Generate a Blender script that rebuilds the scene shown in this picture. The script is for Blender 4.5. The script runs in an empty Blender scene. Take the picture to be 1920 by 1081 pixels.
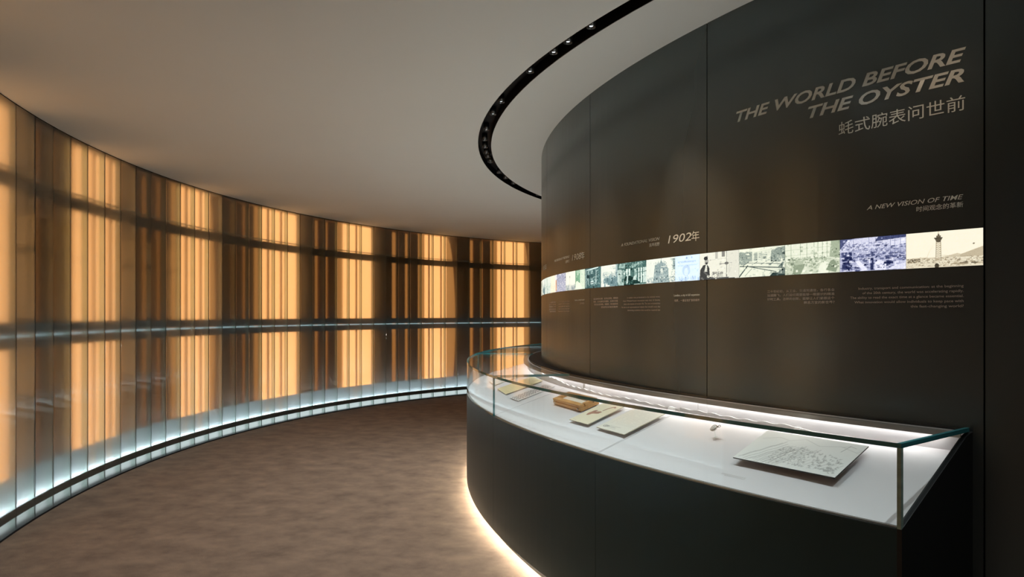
import bpy, bmesh, math, random
import numpy as np
from mathutils import Vector, Matrix

S = bpy.context.scene
COL = S.collection
R = math.radians
rnd = random.Random(7)

# ------------------------------------------------------------------ camera
cam = bpy.data.cameras.new('camera')
cam.sensor_width = 36.0
cam.lens = 36.0 * 1259.25 / 1920.0
cam.shift_y = 49.5 / 1920.0
cam.clip_start = 0.05
cam_o = bpy.data.objects.new('camera', cam)
COL.objects.link(cam_o)
cam_o.location = (0, 0, 1.5)
cam_o.rotation_euler = (R(90), 0, 0)
S.camera = cam_o

# ------------------------------------------------------------------ world, exposure
w = bpy.data.worlds.new('world')
S.world = w
w.use_nodes = True
w.node_tree.nodes['Background'].inputs[0].default_value = (0.5, 0.6, 0.65, 1)
w.node_tree.nodes['Background'].inputs[1].default_value = 0.02
S.view_settings.view_transform = 'Standard'
S.view_settings.look = 'None'
S.view_settings.exposure = 0.0
S.view_settings.gamma = 1.0
S.view_settings.use_curve_mapping = False
S.cycles.max_bounces = 11
S.cycles.transmission_bounces = 10
S.cycles.transparent_max_bounces = 16
S.cycles.diffuse_bounces = 3
S.cycles.use_adaptive_sampling = True
S.cycles.adaptive_threshold = 0.03
S.cycles.glossy_bounces = 3
S.cycles.sample_clamp_indirect = 6.0
S.cycles.blur_glossy = 0.5

# light levels (the fill lamps are added, without fittings of their own)
AMBER = 1.6          # backlit amber panels behind the channel glass
LED_BASE = 110.0        # cool LED line at the foot of the glass wall
LED_FOOT = 0.9        # diffuser strip under it
LED_CASE = 12.0        # LED line under the rear rim of the display case
LED_PLINTH = 100.0     # LED line under the plinth
SPOT_W = 2.0         # each spotlight in the ceiling channel
FLOOR_FILL_W = 74.0         # added wide fill lamps at every second spotlight, towards the carpet
UP_FILL_W = 6.0            # added upward fill lamps inside the hood, each
FRIEZE = 1.12          # lightbox brightness

# ------------------------------------------------------------------ measured plan (metres)
EYE = 1.5
H = 2.961
GC, GR = (4.154, 6.622), 7.839          # channel glass wall circle
WC, WR = (5.849, 6.080), 5.577          # dark inner wall circle
OC, OR_ = (5.941, 6.348), 6.354         # outer circle of the display case
IC, IR = (5.597, 6.193), 5.443          # rear circle of the display case
TO, TOR = (4.896, 5.954), 5.19          # ceiling channel, outer edge
TI, TIR = (5.028, 5.955), 5.211         # ceiling channel, inner edge

def from_k(th, C, Rr, K=WC):
    """point on circle (C, Rr) seen from K at angle th"""
    dx, dy = math.cos(th), math.sin(th)
    ox, oy = K[0] - C[0], K[1] - C[1]
    b = ox * dx + oy * dy
    c = ox * ox + oy * oy - Rr * Rr
    t = -b + math.sqrt(b * b - c)
    return (K[0] + dx * t, K[1] + dy * t)

def ang(p, K=WC):
    a = math.atan2(p[1] - K[1], p[0] - K[0])
    return a if a > 0 else a + 2 * math.pi

# ------------------------------------------------------------------ materials
def mat(name):
    m = bpy.data.materials.new(name)
    m.use_nodes = True
    nt = m.node_tree
    nt.nodes.clear()
    out = nt.nodes.new('ShaderNodeOutputMaterial')
    return m, nt, out

def N(nt, t, **kw):
    n = nt.nodes.new(t)
    for k, v in kw.items():
        if k in n.inputs:
            n.inputs[k].default_value = v
        else:
            setattr(n, k, v)
    return n

def rgba(c):
    return (c[0], c[1], c[2], 1.0)

def pbr(name, col, rough=0.5, metal=0.0, spec=0.5, var=0.0, scale=8.0, bump=0.0, bscale=60.0, stretch=None, emit=None, estr=0.0, rvar=0.0):
    m, nt, out = mat(name)
    p = N(nt, 'ShaderNodeBsdfPrincipled')
    p.inputs['Base Color'].default_value = rgba(col)
    p.inputs['Roughness'].default_value = rough
    p.inputs['Metallic'].default_value = metal
    p.inputs['Specular IOR Level'].default_value = spec
    nt.links.new(p.outputs[0], out.inputs[0])
    tc = N(nt, 'ShaderNodeTexCoord')
    mp = N(nt, 'ShaderNodeMapping')
    if stretch:
        mp.inputs['Scale'].default_value = stretch
    nt.links.new(tc.outputs['Object'], mp.inputs[0])
    nz = N(nt, 'ShaderNodeTexNoise')
    nz.inputs['Scale'].default_value = scale
    nz.inputs['Detail'].default_value = 5
    nt.links.new(mp.outputs[0], nz.inputs['Vector'])
    mx = N(nt, 'ShaderNodeMix', data_type='RGBA')
    mx.inputs[6].default_value = rgba([c * (1 - var) for c in col])
    mx.inputs[7].default_value = rgba([min(1, c * (1 + var)) for c in col])
    nt.links.new(nz.outputs['Fac'], mx.inputs[0])
    nt.links.new(mx.outputs[2], p.inputs['Base Color'])
    if rvar:
        mr = N(nt, 'ShaderNodeMapRange')
        mr.inputs['To Min'].default_value = rough - rvar
        mr.inputs['To Max'].default_value = rough + rvar
        nt.links.new(nz.outputs['Fac'], mr.inputs['Value'])
        nt.links.new(mr.outputs[0], p.inputs['Roughness'])
    if bump:
        n2 = N(nt, 'ShaderNodeTexNoise')
        n2.inputs['Scale'].default_value = bscale
        n2.inputs['Detail'].default_value = 3
        nt.links.new(mp.outputs[0], n2.inputs['Vector'])
        b = N(nt, 'ShaderNodeBump')
        b.inputs['Strength'].default_value = bump
        b.inputs['Distance'].default_value = 0.002
        nt.links.new(n2.outputs['Fac'], b.inputs['Height'])
        nt.links.new(b.outputs[0], p.inputs['Normal'])
    if emit:
        p.inputs['Emission Color'].default_value = rgba(emit)
        p.inputs['Emission Strength'].default_value = estr
    return m

def emis(name, col, s):
    m, nt, out = mat(name)
    e = N(nt, 'ShaderNodeEmission')
    e.inputs[0].default_value = rgba(col)
    e.inputs[1].default_value = s
    nt.links.new(e.outputs[0], out.inputs[0])
    return m

def vcol(name, rough=0.6, estr=0.0):
    m, nt, out = mat(name)
    a = N(nt, 'ShaderNodeVertexColor')
    a.layer_name = 'print'
    p = N(nt, 'ShaderNodeBsdfPrincipled')
    p.inputs['Roughness'].default_value = rough
    nt.links.new(a.outputs[0], p.inputs['Base Color'])
    if estr:
        p.inputs['Specular IOR Level'].default_value = 0.1
        d = N(nt, 'ShaderNodeMix', data_type='RGBA')
        d.inputs[0].default_value = 0.85
        nt.links.new(a.outputs[0], d.inputs[6])
        d.inputs[7].default_value = (0, 0, 0, 1)
        nt.links.new(d.outputs[2], p.inputs['Base Color'])
        nt.links.new(a.outputs[0], p.inputs['Emission Color'])
        p.inputs['Emission Strength'].default_value = estr
    nt.links.new(p.outputs[0], out.inputs[0])
    return m

def schlick(nt, f0=0.043, f90=1.0):
    """two-sided Fresnel reflectance from the facing angle"""
    lw = N(nt, 'ShaderNodeLayerWeight'); lw.inputs[0].default_value = 0.5
    pw = N(nt, 'ShaderNodeMath', operation='POWER'); pw.inputs[1].default_value = 5.0
    nt.links.new(lw.outputs['Facing'], pw.inputs[0])
    ma = N(nt, 'ShaderNodeMath', operation='MULTIPLY_ADD')
    ma.inputs[1].default_value = f90 - f0; ma.inputs[2].default_value = f0
    nt.links.new(pw.outputs[0], ma.inputs[0])
    return ma

def case_glass():
    """low-iron sheet: mostly clear, sharp reflection that grows with angle"""
    m, nt, out = mat('case_glass')
    lw = schlick(nt, 0.024, 0.55)
    t = N(nt, 'ShaderNodeBsdfTransparent')
    t.inputs[0].default_value = (0.965, 0.985, 0.978, 1)
    g = N(nt, 'ShaderNodeBsdfGlossy')
    g.inputs['Roughness'].default_value = 0.0
    g.inputs['Color'].default_value = (1, 1, 1, 1)
    mx = N(nt, 'ShaderNodeMixShader')
    nt.links.new(lw.outputs[0], mx.inputs[0])
    nt.links.new(t.outputs[0], mx.inputs[1])
    nt.links.new(g.outputs[0], mx.inputs[2])
    nt.links.new(mx.outputs[0], out.inputs[0])
    return m

def channel_glass():
    """textured, slightly sandblasted cast glass of the U channels"""
    m, nt, out = mat('channel_glass')
    rf = N(nt, 'ShaderNodeBsdfRefraction')
    rf.inputs['Color'].default_value = (0.93, 0.97, 0.95, 1)
    rf.inputs['Roughness'].default_value = 0.28
    rf.inputs['IOR'].default_value = 1.45
    tl = N(nt, 'ShaderNodeBsdfTranslucent')
    tl.inputs['Color'].default_value = (0.80, 0.88, 0.90, 1)
    m1 = N(nt, 'ShaderNodeMixShader')
    m1.inputs[0].default_value = 0.11
    nt.links.new(rf.outputs[0], m1.inputs[1])
    nt.links.new(tl.outputs[0], m1.inputs[2])
    g = N(nt, 'ShaderNodeBsdfGlossy')
    g.inputs['Roughness'].default_value = 0.05
    g.inputs['Color'].default_value = (1, 1, 1, 1)
    fr = schlick(nt)
    m2 = N(nt, 'ShaderNodeMixShader')
    nt.links.new(fr.outputs[0], m2.inputs[0])
    nt.links.new(m1.outputs[0], m2.inputs[1])
    nt.links.new(g.outputs[0], m2.inputs[2])
    nt.links.new(m2.outputs[0], out.inputs[0])
    return m

def carpet():
    m, nt, out = mat('carpet')
    tc = N(nt, 'ShaderNodeTexCoord')
    p = N(nt, 'ShaderNodeBsdfPrincipled')
    p.inputs['Roughness'].default_value = 0.95
    p.inputs['Specular IOR Level'].default_value = 0.1
    big = N(nt, 'ShaderNodeTexNoise'); big.inputs['Scale'].default_value = 4.5; big.inputs['Detail'].default_value = 8; big.inputs['Roughness'].default_value = 0.65
    mp = N(nt, 'ShaderNodeMapping'); mp.inputs['Scale'].default_value = (1.0, 1.25, 1.0); mp.inputs['Rotation'].default_value = (0, 0, 0.5)
    fine = N(nt, 'ShaderNodeTexNoise'); fine.inputs['Scale'].default_value = 330; fine.inputs['Detail'].default_value = 2
    nt.links.new(tc.outputs['Object'], mp.inputs[0])
    nt.links.new(mp.outputs[0], big.inputs['Vector'])
    nt.links.new(tc.outputs['Object'], fine.inputs['Vector'])
    cr = N(nt, 'ShaderNodeValToRGB')
    cr.color_ramp.elements[0].position = 0.32; cr.color_ramp.elements[0].color = (0.160, 0.110, 0.080, 1)
    cr.color_ramp.elements[1].position = 0.68; cr.color_ramp.elements[1].color = (0.275, 0.188, 0.134, 1)
    nt.links.new(big.outputs['Fac'], cr.inputs[0])
    mr = N(nt, 'ShaderNodeMapRange'); mr.inputs['From Min'].default_value = 0.3; mr.inputs['From Max'].default_value = 0.7
    mr.inputs['To Min'].default_value = 0.55; mr.inputs['To Max'].default_value = 1.35
    nt.links.new(fine.outputs['Fac'], mr.inputs['Value'])
    mx = N(nt, 'ShaderNodeVectorMath', operation='SCALE')
    nt.links.new(cr.outputs[0], mx.inputs[0])
    nt.links.new(mr.outputs[0], mx.inputs['Scale'])
    nt.links.new(mx.outputs[0], p.inputs['Base Color'])
    b = N(nt, 'ShaderNodeBump'); b.inputs['Strength'].default_value = 0.7; b.inputs['Distance'].default_value = 0.004
    nt.links.new(fine.outputs['Fac'], b.inputs['Height'])
    nt.links.new(b.outputs[0], p.inputs['Normal'])
    nt.links.new(p.outputs[0], out.inputs[0])
    return m

M = dict(
    carpet=carpet(),
    ceiling=pbr('ceiling_paint', (0.84, 0.88, 0.87), 0.9, spec=0.2, var=0.02, scale=1.5),
    bronze=pbr('satin_anthracite_panel', (0.118, 0.150, 0.158), 0.27, metal=0.7, spec=0.5, var=0.05, scale=2.0),
    plinth=pbr('satin_plinth', (0.045, 0.083, 0.098), 0.36, metal=0.8, var=0.05, scale=2.0),
    black=pbr('black_trim', (0.004, 0.004, 0.005), 0.6, spec=0.2),
    ledge=pbr('dark_ledge', (0.02, 0.022, 0.022), 0.5, spec=0.3),
    glass=case_glass(),
    edge=pbr('glass_edge', (0.05, 0.27, 0.30), 0.08, spec=0.9, var=0.35, scale=5.0, stretch=(1, 1, 8)),
    channel=channel_glass(),
    reflector=pbr('glow_reflector', (0.74, 0.82, 0.88), 0.8, spec=0.2, var=0.04, scale=3),
    rail_led=emis('edge_lit_rail', (0.62, 0.85, 0.95), 0.9),
    pale_edge=pbr('pale_green_glass_edge', (0.34, 0.50, 0.43), 0.12, spec=0.8, var=0.5, scale=6, stretch=(1, 1, 6)),
    amber=pbr('amber_light_panel', (0.75, 0.68, 0.60), 0.8, spec=0.1, var=0.02, emit=(1.0, 0.42, 0.14), estr=AMBER),
    amber_dim=emis('amber_light_slit', (1.0, 0.36, 0.09), AMBER * 0.30),
    amber_mid=emis('amber_light_sheet', (1.0, 0.38, 0.10), AMBER * 0.30),
    mullion=pbr('bronze_mullion', (0.35, 0.20, 0.10), 0.5, var=0.2),
    timber=pbr('stained_timber', (0.26, 0.13, 0.065), 0.6, var=0.35, scale=4, stretch=(6, 6, 0.7)),
    rail=pbr('dark_rail', (0.045, 0.035, 0.028), 0.5, var=0.2),
    steel=pbr('brushed_aluminium', (0.75, 0.80, 0.82), 0.3, metal=0.9),
    led_base=emis('cool_led_line', (0.84, 0.92, 1.0), LED_BASE),
    led_foot=emis('foot_led_diffuser', (0.88, 0.96, 1.0), LED_FOOT),
    led_case=emis('case_led_line', (1.0, 0.985, 0.95), LED_CASE),
    led_plinth=emis('plinth_led_line', (1.0, 0.95, 0.80), LED_PLINTH),
    deck=pbr('white_deck', (0.81, 0.775, 0.80), 0.45, spec=0.4, var=0.01),
    white=pbr('white_card', (0.86, 0.85, 0.84), 0.7, spec=0.2, var=0.01),
    grey=pbr('grey_rim', (0.46, 0.43, 0.40), 0.4, metal=0.3),
    joint=pbr('deck_joint', (0.16, 0.16, 0.17), 0.6),
    lens=emis('spotlight_lens', (0.85, 0.93, 1.0), 2.2),
    letter=pbr('cream_lettering', (0.78, 0.86, 0.83), 0.6, spec=0.2, emit=(0.95, 0.90, 0.80), estr=0.0),
    letter_dim=pbr('taupe_lettering', (0.52, 0.47, 0.42), 0.6, spec=0.2),
    wood=pbr('light_oak', (0.62, 0.33, 0.11), 0.45, var=0.3, scale=6, stretch=(3, 12, 3)),
    paper=pbr('cream_paper', (0.80, 0.74, 0.58), 0.8, var=0.03),
    dark_edge=pbr('dark_board_edge', (0.035, 0.04, 0.04), 0.6),
    silver=pbr('worn_silver', (0.55, 0.52, 0.47), 0.28, metal=1.0, var=0.2, scale=200),
    dark_metal=pbr('tarnished_steel', (0.10, 0.10, 0.10), 0.35, metal=0.9),
    clear=None,
)
M['clear'] = M['glass']
VC_LIT = vcol('lightbox_print', 0.4, FRIEZE)
VC = vcol('printed_surface', 0.7)

# ------------------------------------------------------------------ mesh helpers
def link(name, me, parent=None, m=None, smooth=False):
    o = bpy.data.objects.new(name, me)
    COL.objects.link(o)
    if m is not None:
        if isinstance(m, (list, tuple)):
            for q in m: me.materials.append(q)
        else:
            me.materials.append(m)
    if parent is not None:
        o.parent = parent
    if smooth:
        for p in me.polygons: p.use_smooth = True
    return o

def mesh(name, V, F, parent=None, m=None, smooth=False, mi=None):
    me = bpy.data.meshes.new(name)
    me.from_pydata([tuple(v) for v in V], [], F)
    if mi: 
        me.update()
    o = link(name, me, parent, m, smooth)
    if mi:
        for p, i in zip(me.polygons, mi): p.material_index = i
    me.update()
    return o

def tag(o, label=None, cat=None, group=None, kind=None):
    if label: o['label'] = label
    if cat: o['category'] = cat
    if group: o['group'] = group
    if kind: o['kind'] = kind
    return o

def empty(name, loc=(0, 0, 0), rz=0.0):
    o = bpy.data.objects.new(name, None)
    o.empty_display_size = 0.1
    COL.objects.link(o)
    o.location = loc
    o.rotation_euler = (0, 0, rz)
    return o

def fix(o):
    bm = bmesh.new(); bm.from_mesh(o.data)
    bmesh.ops.recalc_face_normals(bm, faces=bm.faces)
    bm.to_mesh(o.data); bm.free()
    return o

def ring_block(name, prof, ths, pos, parent=None, m=None, mi=None):
    """sweep a closed profile [(s, z), ...] over angles; pos(th, s) -> (x, y)"""
    n = len(prof)
    V, F, MI = [], [], []
    for th in ths:
        for s, z in prof:
            x, y = pos(th, s)
            V.append((x, y, z))
    for i in range(len(ths) - 1):
        for j in range(n):
            k = (j + 1) % n
            F.append((i * n + j, i * n + k, (i + 1) * n + k, (i + 1) * n + j))
            MI.append(mi[j] if mi else 0)
    F.append(tuple(range(n))[::-1]); MI.append(mi[n] if mi else 0)
    b = (len(ths) - 1) * n
    F.append(tuple(range(b, b + n))); MI.append(mi[n] if mi else 0)
    o = mesh(name, V, F, parent, m, mi=MI if mi else None)
    return fix(o)

def lin(a, b, n):
    return [a + (b - a) * i / n for i in range(n + 1)]

def box_mesh(name, sx, sy, sz, bev=0.0, z0=0.0):
    bm = bmesh.new()
    bmesh.ops.create_cube(bm, size=1)
    for v in bm.verts:
        v.co = Vector((v.co.x * sx, v.co.y * sy, (v.co.z + 0.5) * sz + z0))
    if bev:
        bmesh.ops.bevel(bm, geom=list(bm.edges), offset=bev, segments=2, affect='EDGES')
    me = bpy.data.meshes.new(name); bm.to_mesh(me); bm.free()
    return me

def cyl_bm(bm, r0, r1, z0, z1, n=24, M4=None):
    g = bmesh.ops.create_cone(bm, cap_ends=True, segments=n, radius1=r0, radius2=r1, depth=z1 - z0)
    for v in g['verts']:
        v.co.z += (z0 + z1) / 2
        if M4: v.co = M4 @ v.co
    return g['verts']

def torus_bm(bm, Rr, r, n=32, k=8, M4=None):
    rings = []
    for i in range(n):
        a = 2 * math.pi * i / n
        row = []
        for j in range(k):
            b = 2 * math.pi * j / k
            co = Vector(((Rr + r * math.cos(b)) * math.cos(a), (Rr + r * math.cos(b)) * math.sin(a), r * math.sin(b)))
            row.append(bm.verts.new(M4 @ co if M4 else co))
        rings.append(row)
    for i in range(n):
        for j in range(k):
            bm.faces.new((rings[i][j], rings[(i + 1) % n][j], rings[(i + 1) % n][(j + 1) % k], rings[i][(j + 1) % k]))

def bm_obj(name, bm, parent=None, m=None, smooth=True):
    me = bpy.data.meshes.new(name); bm.to_mesh(me); bm.free()
    return link(name, me, parent, m, smooth)

# ------------------------------------------------------------------ floor
fl = mesh('floor', [(-6, -4, 0), (16, -4, 0), (16, 18, 0), (-6, 18, 0)], [(0, 1, 2, 3)], None, M['carpet'])
tag(fl, 'mottled brown carpet curving between the glass wall and the display case', kind='structure')

# ------------------------------------------------------------------ ceiling with its recessed channel
def circ(C, r, th): return (C[0] + r * math.cos(th), C[1] + r * math.sin(th))
n = 240
V, F = [], []
for i in range(n):
    th = 2 * math.pi * i / n
    a = circ(TO, TOR, th)
    b = circ(TO, 12.5, th)
    V += [(a[0], a[1], H), (b[0], b[1], H), (a[0], a[1], H + .2), (b[0], b[1], H + .2)]
for i in range(n):
    j = (i + 1) % n
    F.append((4 * i, 4 * i + 1, 4 * j + 1, 4 * j)); F.append((4 * i + 2, 4 * j + 2, 4 * j + 3, 4 * i + 3))
ceil = mesh('ceiling', V, F, None, M['ceiling'])
tag(ceil, 'smooth taupe painted ceiling', kind='structure')
V = [(TI[0], TI[1], H)]; F = []
for i in range(n):
    a = circ(TI, TIR, 2 * math.pi * i / n); V.append((a[0], a[1], H))
for i in range(n): F.append((0, 1 + i, 1 + (i + 1) % n))
mesh('ceiling_disc', V, F, ceil, M['ceiling'])
# black channel: inner cheek, top, outer cheek
chan = empty('trim_1'); tag(chan, 'black recessed lighting channel sweeping across the ceiling', kind='structure')
V, F = [], []
for i in range(n):
    th = 2 * math.pi * i / n
    a = circ(TO, TOR + .001, th); b = circ(TI, TIR - .001, th)
    V += [(a[0], a[1], H - .001), (a[0], a[1], H + .07), (b[0], b[1], H + .07), (b[0], b[1], H - .001)]
for i in range(n):
    j = (i + 1) % n
    for k in range(3): F.append((4 * i + k, 4 * i + k + 1, 4 * j + k + 1, 4 * j + k))
mesh('channel_body', V, F, chan, M['black'])

# spotlights sitting in the channel
spots = [(0.438, 3.465), (0.340, 3.661), (0.284, 3.810), (0.153, 4.101), (-0.037, 4.672), (-0.091, 4.956), (-0.192, 5.366),
         (-0.234, 5.675), (-0.231, 5.925), (-0.229, 6.138), (-0.232, 6.303), (-0.214, 6.499), (-0.163, 7.000), (-0.110, 7.280),
         (-0.030, 7.574), (0.290, 8.311)]
near = [(0.78, 2.93), (1.08, 2.56), (1.62, 2.03), (2.15, 1.64)]
order = ['nearest', 'second nearest', 'third nearest', 'fourth', 'fifth', 'sixth', 'seventh', 'eighth', 'ninth', 'tenth',
         'eleventh', 'twelfth', 'thirteenth', 'fourteenth', 'fifteenth', 'farthest']
def spot_body():
    bm = bmesh.new(); cyl_bm(bm, .021, .021, -.012, .05, 20); 
    return bm
proto = None
def channel_mid(p):
    a = ang(p, TO)
    o = circ(TO, TOR, a); i_ = from_k(a, TI, TIR, TO)
    return ((o[0] + i_[0]) / 2, (o[1] + i_[1]) / 2)
for i, p in enumerate(near + spots):
    x, y = channel_mid(p)
    root = empty('recessed_spotlight', (x, y, H + .012))
    if proto is None:
        bm = bmesh.new()
        prof = [(.014, .012), (.021, .002), (.024, .0), (.024, .055), (.010, .057)]
        rings = []
        for q in range(20):
            a = 2 * math.pi * q / 20
            rings.append([bm.verts.new((r_ * math.cos(a), r_ * math.sin(a), z_)) for r_, z_ in prof])
        for q in range(20):
            for k in range(len(prof) - 1):
                bm.faces.new((rings[q][k], rings[(q + 1) % 20][k], rings[(q + 1) % 20][k + 1], rings[q][k + 1]))
        body = bm_obj('housing', bm, root, M['dark_metal'])
        bm = bmesh.new(); cyl_bm(bm, .009, .010, .008, .012, 16); ln = bm_obj('lens', bm, root, M['lens'])
        proto = (body, ln)
    else:
        for q in proto:
            c = q.copy(); COL.objects.link(c); c.parent = root
    k = i - len(near)
    if k < 0:
        lab = 'recessed spotlight in the ceiling channel above the near part of the case, %s of four' % ['last', 'third', 'second', 'first'][k + 4]
    else:
        lab = 'small recessed spotlight in the black ceiling channel, %s along it' % order[k]
    tag(root, lab, 'spotlight', 'spotlights in the ceiling channel')
# lamps of the spotlights: aimed at the white deck below
def spot_lamp(p, tgt, watt, size=34, blend=0.6, col=(1, .97, .92)):
    l = bpy.data.lights.new('spot_lamp', 'SPOT'); l.energy = watt; l.spot_size = R(size); l.spot_blend = blend
    l.shadow_soft_size = 0.012; l.color = col
    o = bpy.data.objects.new('spot_lamp', l); COL.objects.link(o)
    o.location = (p[0], p[1], H + .005)
    d = Vector(tgt) - Vector(o.location)
    o.rotation_euler = d.to_track_quat('-Z', 'Y').to_euler()
    return o

# ------------------------------------------------------------------ channel glass wall
wall_left = empty('wall_left')
tag(wall_left, 'curved wall of frosted channel glass glowing amber from behind', kind='structure')
seams = [3.395, 3.3582, 3.3219, 3.286, 3.2505, 3.2141, 3.1797, 3.1455, 3.1111, 3.0768, 3.0424, 3.0081, 2.9738, 2.9401, 2.9065,
         2.8731, 2.8395, 2.8056, 2.7716, 2.7380, 2.7042, 2.6703, 2.6363, 2.6021, 2.5677, 2.5334, 2.4987, 2.4640, 2.4296, 2.3953, 2.3607,
         2.3257, 2.2905, 2.2549, 2.2193, 2.1840, 2.1487, 2.1133, 2.0771]
pitch = 0.0362
pre = [3.395 + pitch * k for k in range(8, 0, -1)]
post = [2.0771 - 0.0355 * k for k in range(1, 9)]
SEAM = pre + seams + post
IDX0 = len(pre)
def seam_th(idx):
    """angle of a (fractional) channel number; 0 is the first channel joint"""
    i = idx + IDX0
    i0 = max(0, min(len(SEAM) - 2, int(math.floor(i))))
    return SEAM[i0] + (SEAM[i0 + 1] - SEAM[i0]) * (i - i0)
def gpos(th, s): return (GC[0] + (GR + s) * math.cos(th), GC[1] + (GR + s) * math.sin(th))

def u_mesh(wd):
    d, t, b = .060, .007, .004
    P = [(-wd / 2 + b, 0), (wd / 2 - b, 0), (wd / 2 - .001, .0015), (wd / 2, b), (wd / 2, d), (wd / 2 - t, d), (wd / 2 - t, t + .003), (wd / 2 - t - .003, t),
         (-wd / 2 + t + .003, t), (-wd / 2 + t, t + .003), (-wd / 2 + t, d), (-wd / 2, d), (-wd / 2, b), (-wd / 2 + .001, .0015)]
    n = len(P)
    V = [(y, x, z) for z in (0.012, H - .006) for x, y in P]
    F = [(j, (j + 1) % n, n + (j + 1) % n, n + j) for j in range(n)]
    F.append(tuple(range(n))); F.append(tuple(range(n, 2 * n)))
    me = bpy.data.meshes.new('glass_channel'); me.from_pydata(V, [], F)
    me.materials.append(M['channel'])
    bm = bmesh.new(); bm.from_mesh(me); bmesh.ops.recalc_face_normals(bm, faces=bm.faces); bm.to_mesh(me); bm.free()
    return me
um = {}
for i in range(len(SEAM) - 1):
    a, b = SEAM[i], SEAM[i + 1]
    wd = round((a - b) * GR - .004, 3)
    if wd not in um: um[wd] = u_mesh(wd)
    o = bpy.data.objects.new('glass_channel', um[wd]); COL.objects.link(o); o.parent = wall_left
    th = (a + b) / 2
    x, y = gpos(th, 0.0)
    o.location = (x, y, 0); o.rotation_euler = (0, 0, th)

def gblock(name, i0, i1, s0, s1, z0, z1, m, parent=wall_left, seg=None):
    seg = seg or max(2, int(abs(i1 - i0) * 1.5))
    ths = [seam_th(i0 + (i1 - i0) * k / seg) for k in range(seg + 1)]
    return ring_block(name, [(s0, z0), (s1, z0), (s1, z1), (s0, z1)], ths, gpos, parent, m)

E0, E1 = -7.9, 45.9
# base: foot diffuser, dark channel with a lip that hides the cool LED line
gblock('foot_diffuser', E0, E1, .075, .085, .012, .085, M['led_foot'], seg=90)
gblock('base_channel', E0, E1, .012, .17, .098, .140, M['rail'], seg=90)
gblock('channel_lip', E0, E1, .012, .015, .139, .158, M['rail'], seg=90)
gblock('led_line', E0, E1, .074, .086, .1405, .145, M['led_base'], seg=90)
gblock('glow_reflector', E0, E1, .104, .110, .140, .35, M['reflector'], seg=90)  # pale reflector added behind the glass to catch the LED glow
gblock('mid_rail', E0, E1, .090, .118, 1.255, 1.335, M['rail'], seg=90)
gblock('mid_rail', E0, E1, .090, .118, 1.36, 1.445, M['rail'], seg=90)
gblock('rail_edge', E0, E1, .062, .088, 1.342, 1.351, M['rail_led'], seg=90)
gblock('top_rail', E0, E1, .090, .118, 2.395, 2.50, M['rail'], seg=90)
gblock('rail_edge', E0, E1, .062, .10, 2.515, 2.525, M['steel'], seg=90)
gblock('backing', E0, E1, .24, .26, 0.0, H, M['timber'], seg=90)
gblock('head_track', E0, E1, .0, .07, H - .006, H + .002, M['black'], seg=90)
gblock('floor_track', E0, E1, -.002, .07, 0.0, .012, M['black'], seg=90)
def gsheet(name, i0, fr, s0, z0, z1, m, nz=26, nc=5):
    """luminous sheet whose far side follows the curve fr(z)"""
    V, F = [], []
    for k in range(nz + 1):
        z = z0 + (z1 - z0) * k / nz; i1 = fr(z)
        for c in range(nc + 1):
            x, y = gpos(seam_th(i0 + (i1 - i0) * c / nc), s0); V.append((x, y, z))
    for k in range(nz):
        for c in range(nc):
            q = k * (nc + 1) + c; F.append((q, q + 1, q + nc + 2, q + nc + 1))
    return mesh(name, V, F, wall_left, m)
# bays: starts and ends of the wide amber panels (counted in channels)
bays = [(-8.6, -5.6), (-2.4, 0.45), (4.0, 6.45), (10.55, 12.65), (16.5, 19.2), (22.9, 25.2), (29.6, 31.4), (35.6, 37.8), (41.4, 43.9)]
bulge = [0, 0, .3, .45, .30, .2, .75, .45, .5]
for bi, (a, b) in enumerate(bays):
    a2, b2 = max(a, E0), max(b, E0 + .5)
    if b <= E0: continue
    for z0, z1 in ((.31, 1.27), (1.43, 2.43), (2.49, 2.945)):
        gblock('light_panel', a2, b2, .130, .138, z0, z1, M['amber'])
    if bulge[bi]:
        f = lambda z, b=b, w_=bulge[bi]: b + w_ * math.sqrt(max(0.02, 1 - ((z - 1.35) / 1.62) ** 2))
        gsheet('light_sheet', b, f, .134, .20, 2.945, M['amber_mid'])
    gblock('light_sheet', max(a - .62, E0), a, .134, .138, .2, 2.945, M['amber_mid'], seg=2) if a - .62 > E0 else None
    # slim mullions in front of the panel
    for c in (math.floor(a) + .84, math.floor(a) + 1.84):
        if c > a + .2 and c < b and c > E0: gblock('mullion', c - .03, c + .03, .075, .10, .17, H - .01, M['mullion'], seg=2)
    nxt = bays[bi + 1][0] if bi + 1 < len(bays) else E1
    st_ = b + bulge[bi]
    L_ = nxt - .62 - st_
    cuts = [(0, .40), (.52, .70), (.80, 1.0)]
    for t0, t1 in cuts:
        t0 = max(st_ + L_ * t0, E0); t1 = min(st_ + L_ * t1, E1)
        if t1 - t0 > .05: gblock('timber_screen', t0, t1, .110, .128, .17, H - .02, M['timber'])
    for t0, t1 in ((.40, .52), (.70, .80)):
        t0 = st_ + L_ * t0; t1 = st_ + L_ * t1
        if t0 > E0 and t1 < E1: gblock('light_slit', t0, t1, .150, .154, .20, 2.93, M['amber_dim'], seg=2)

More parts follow.
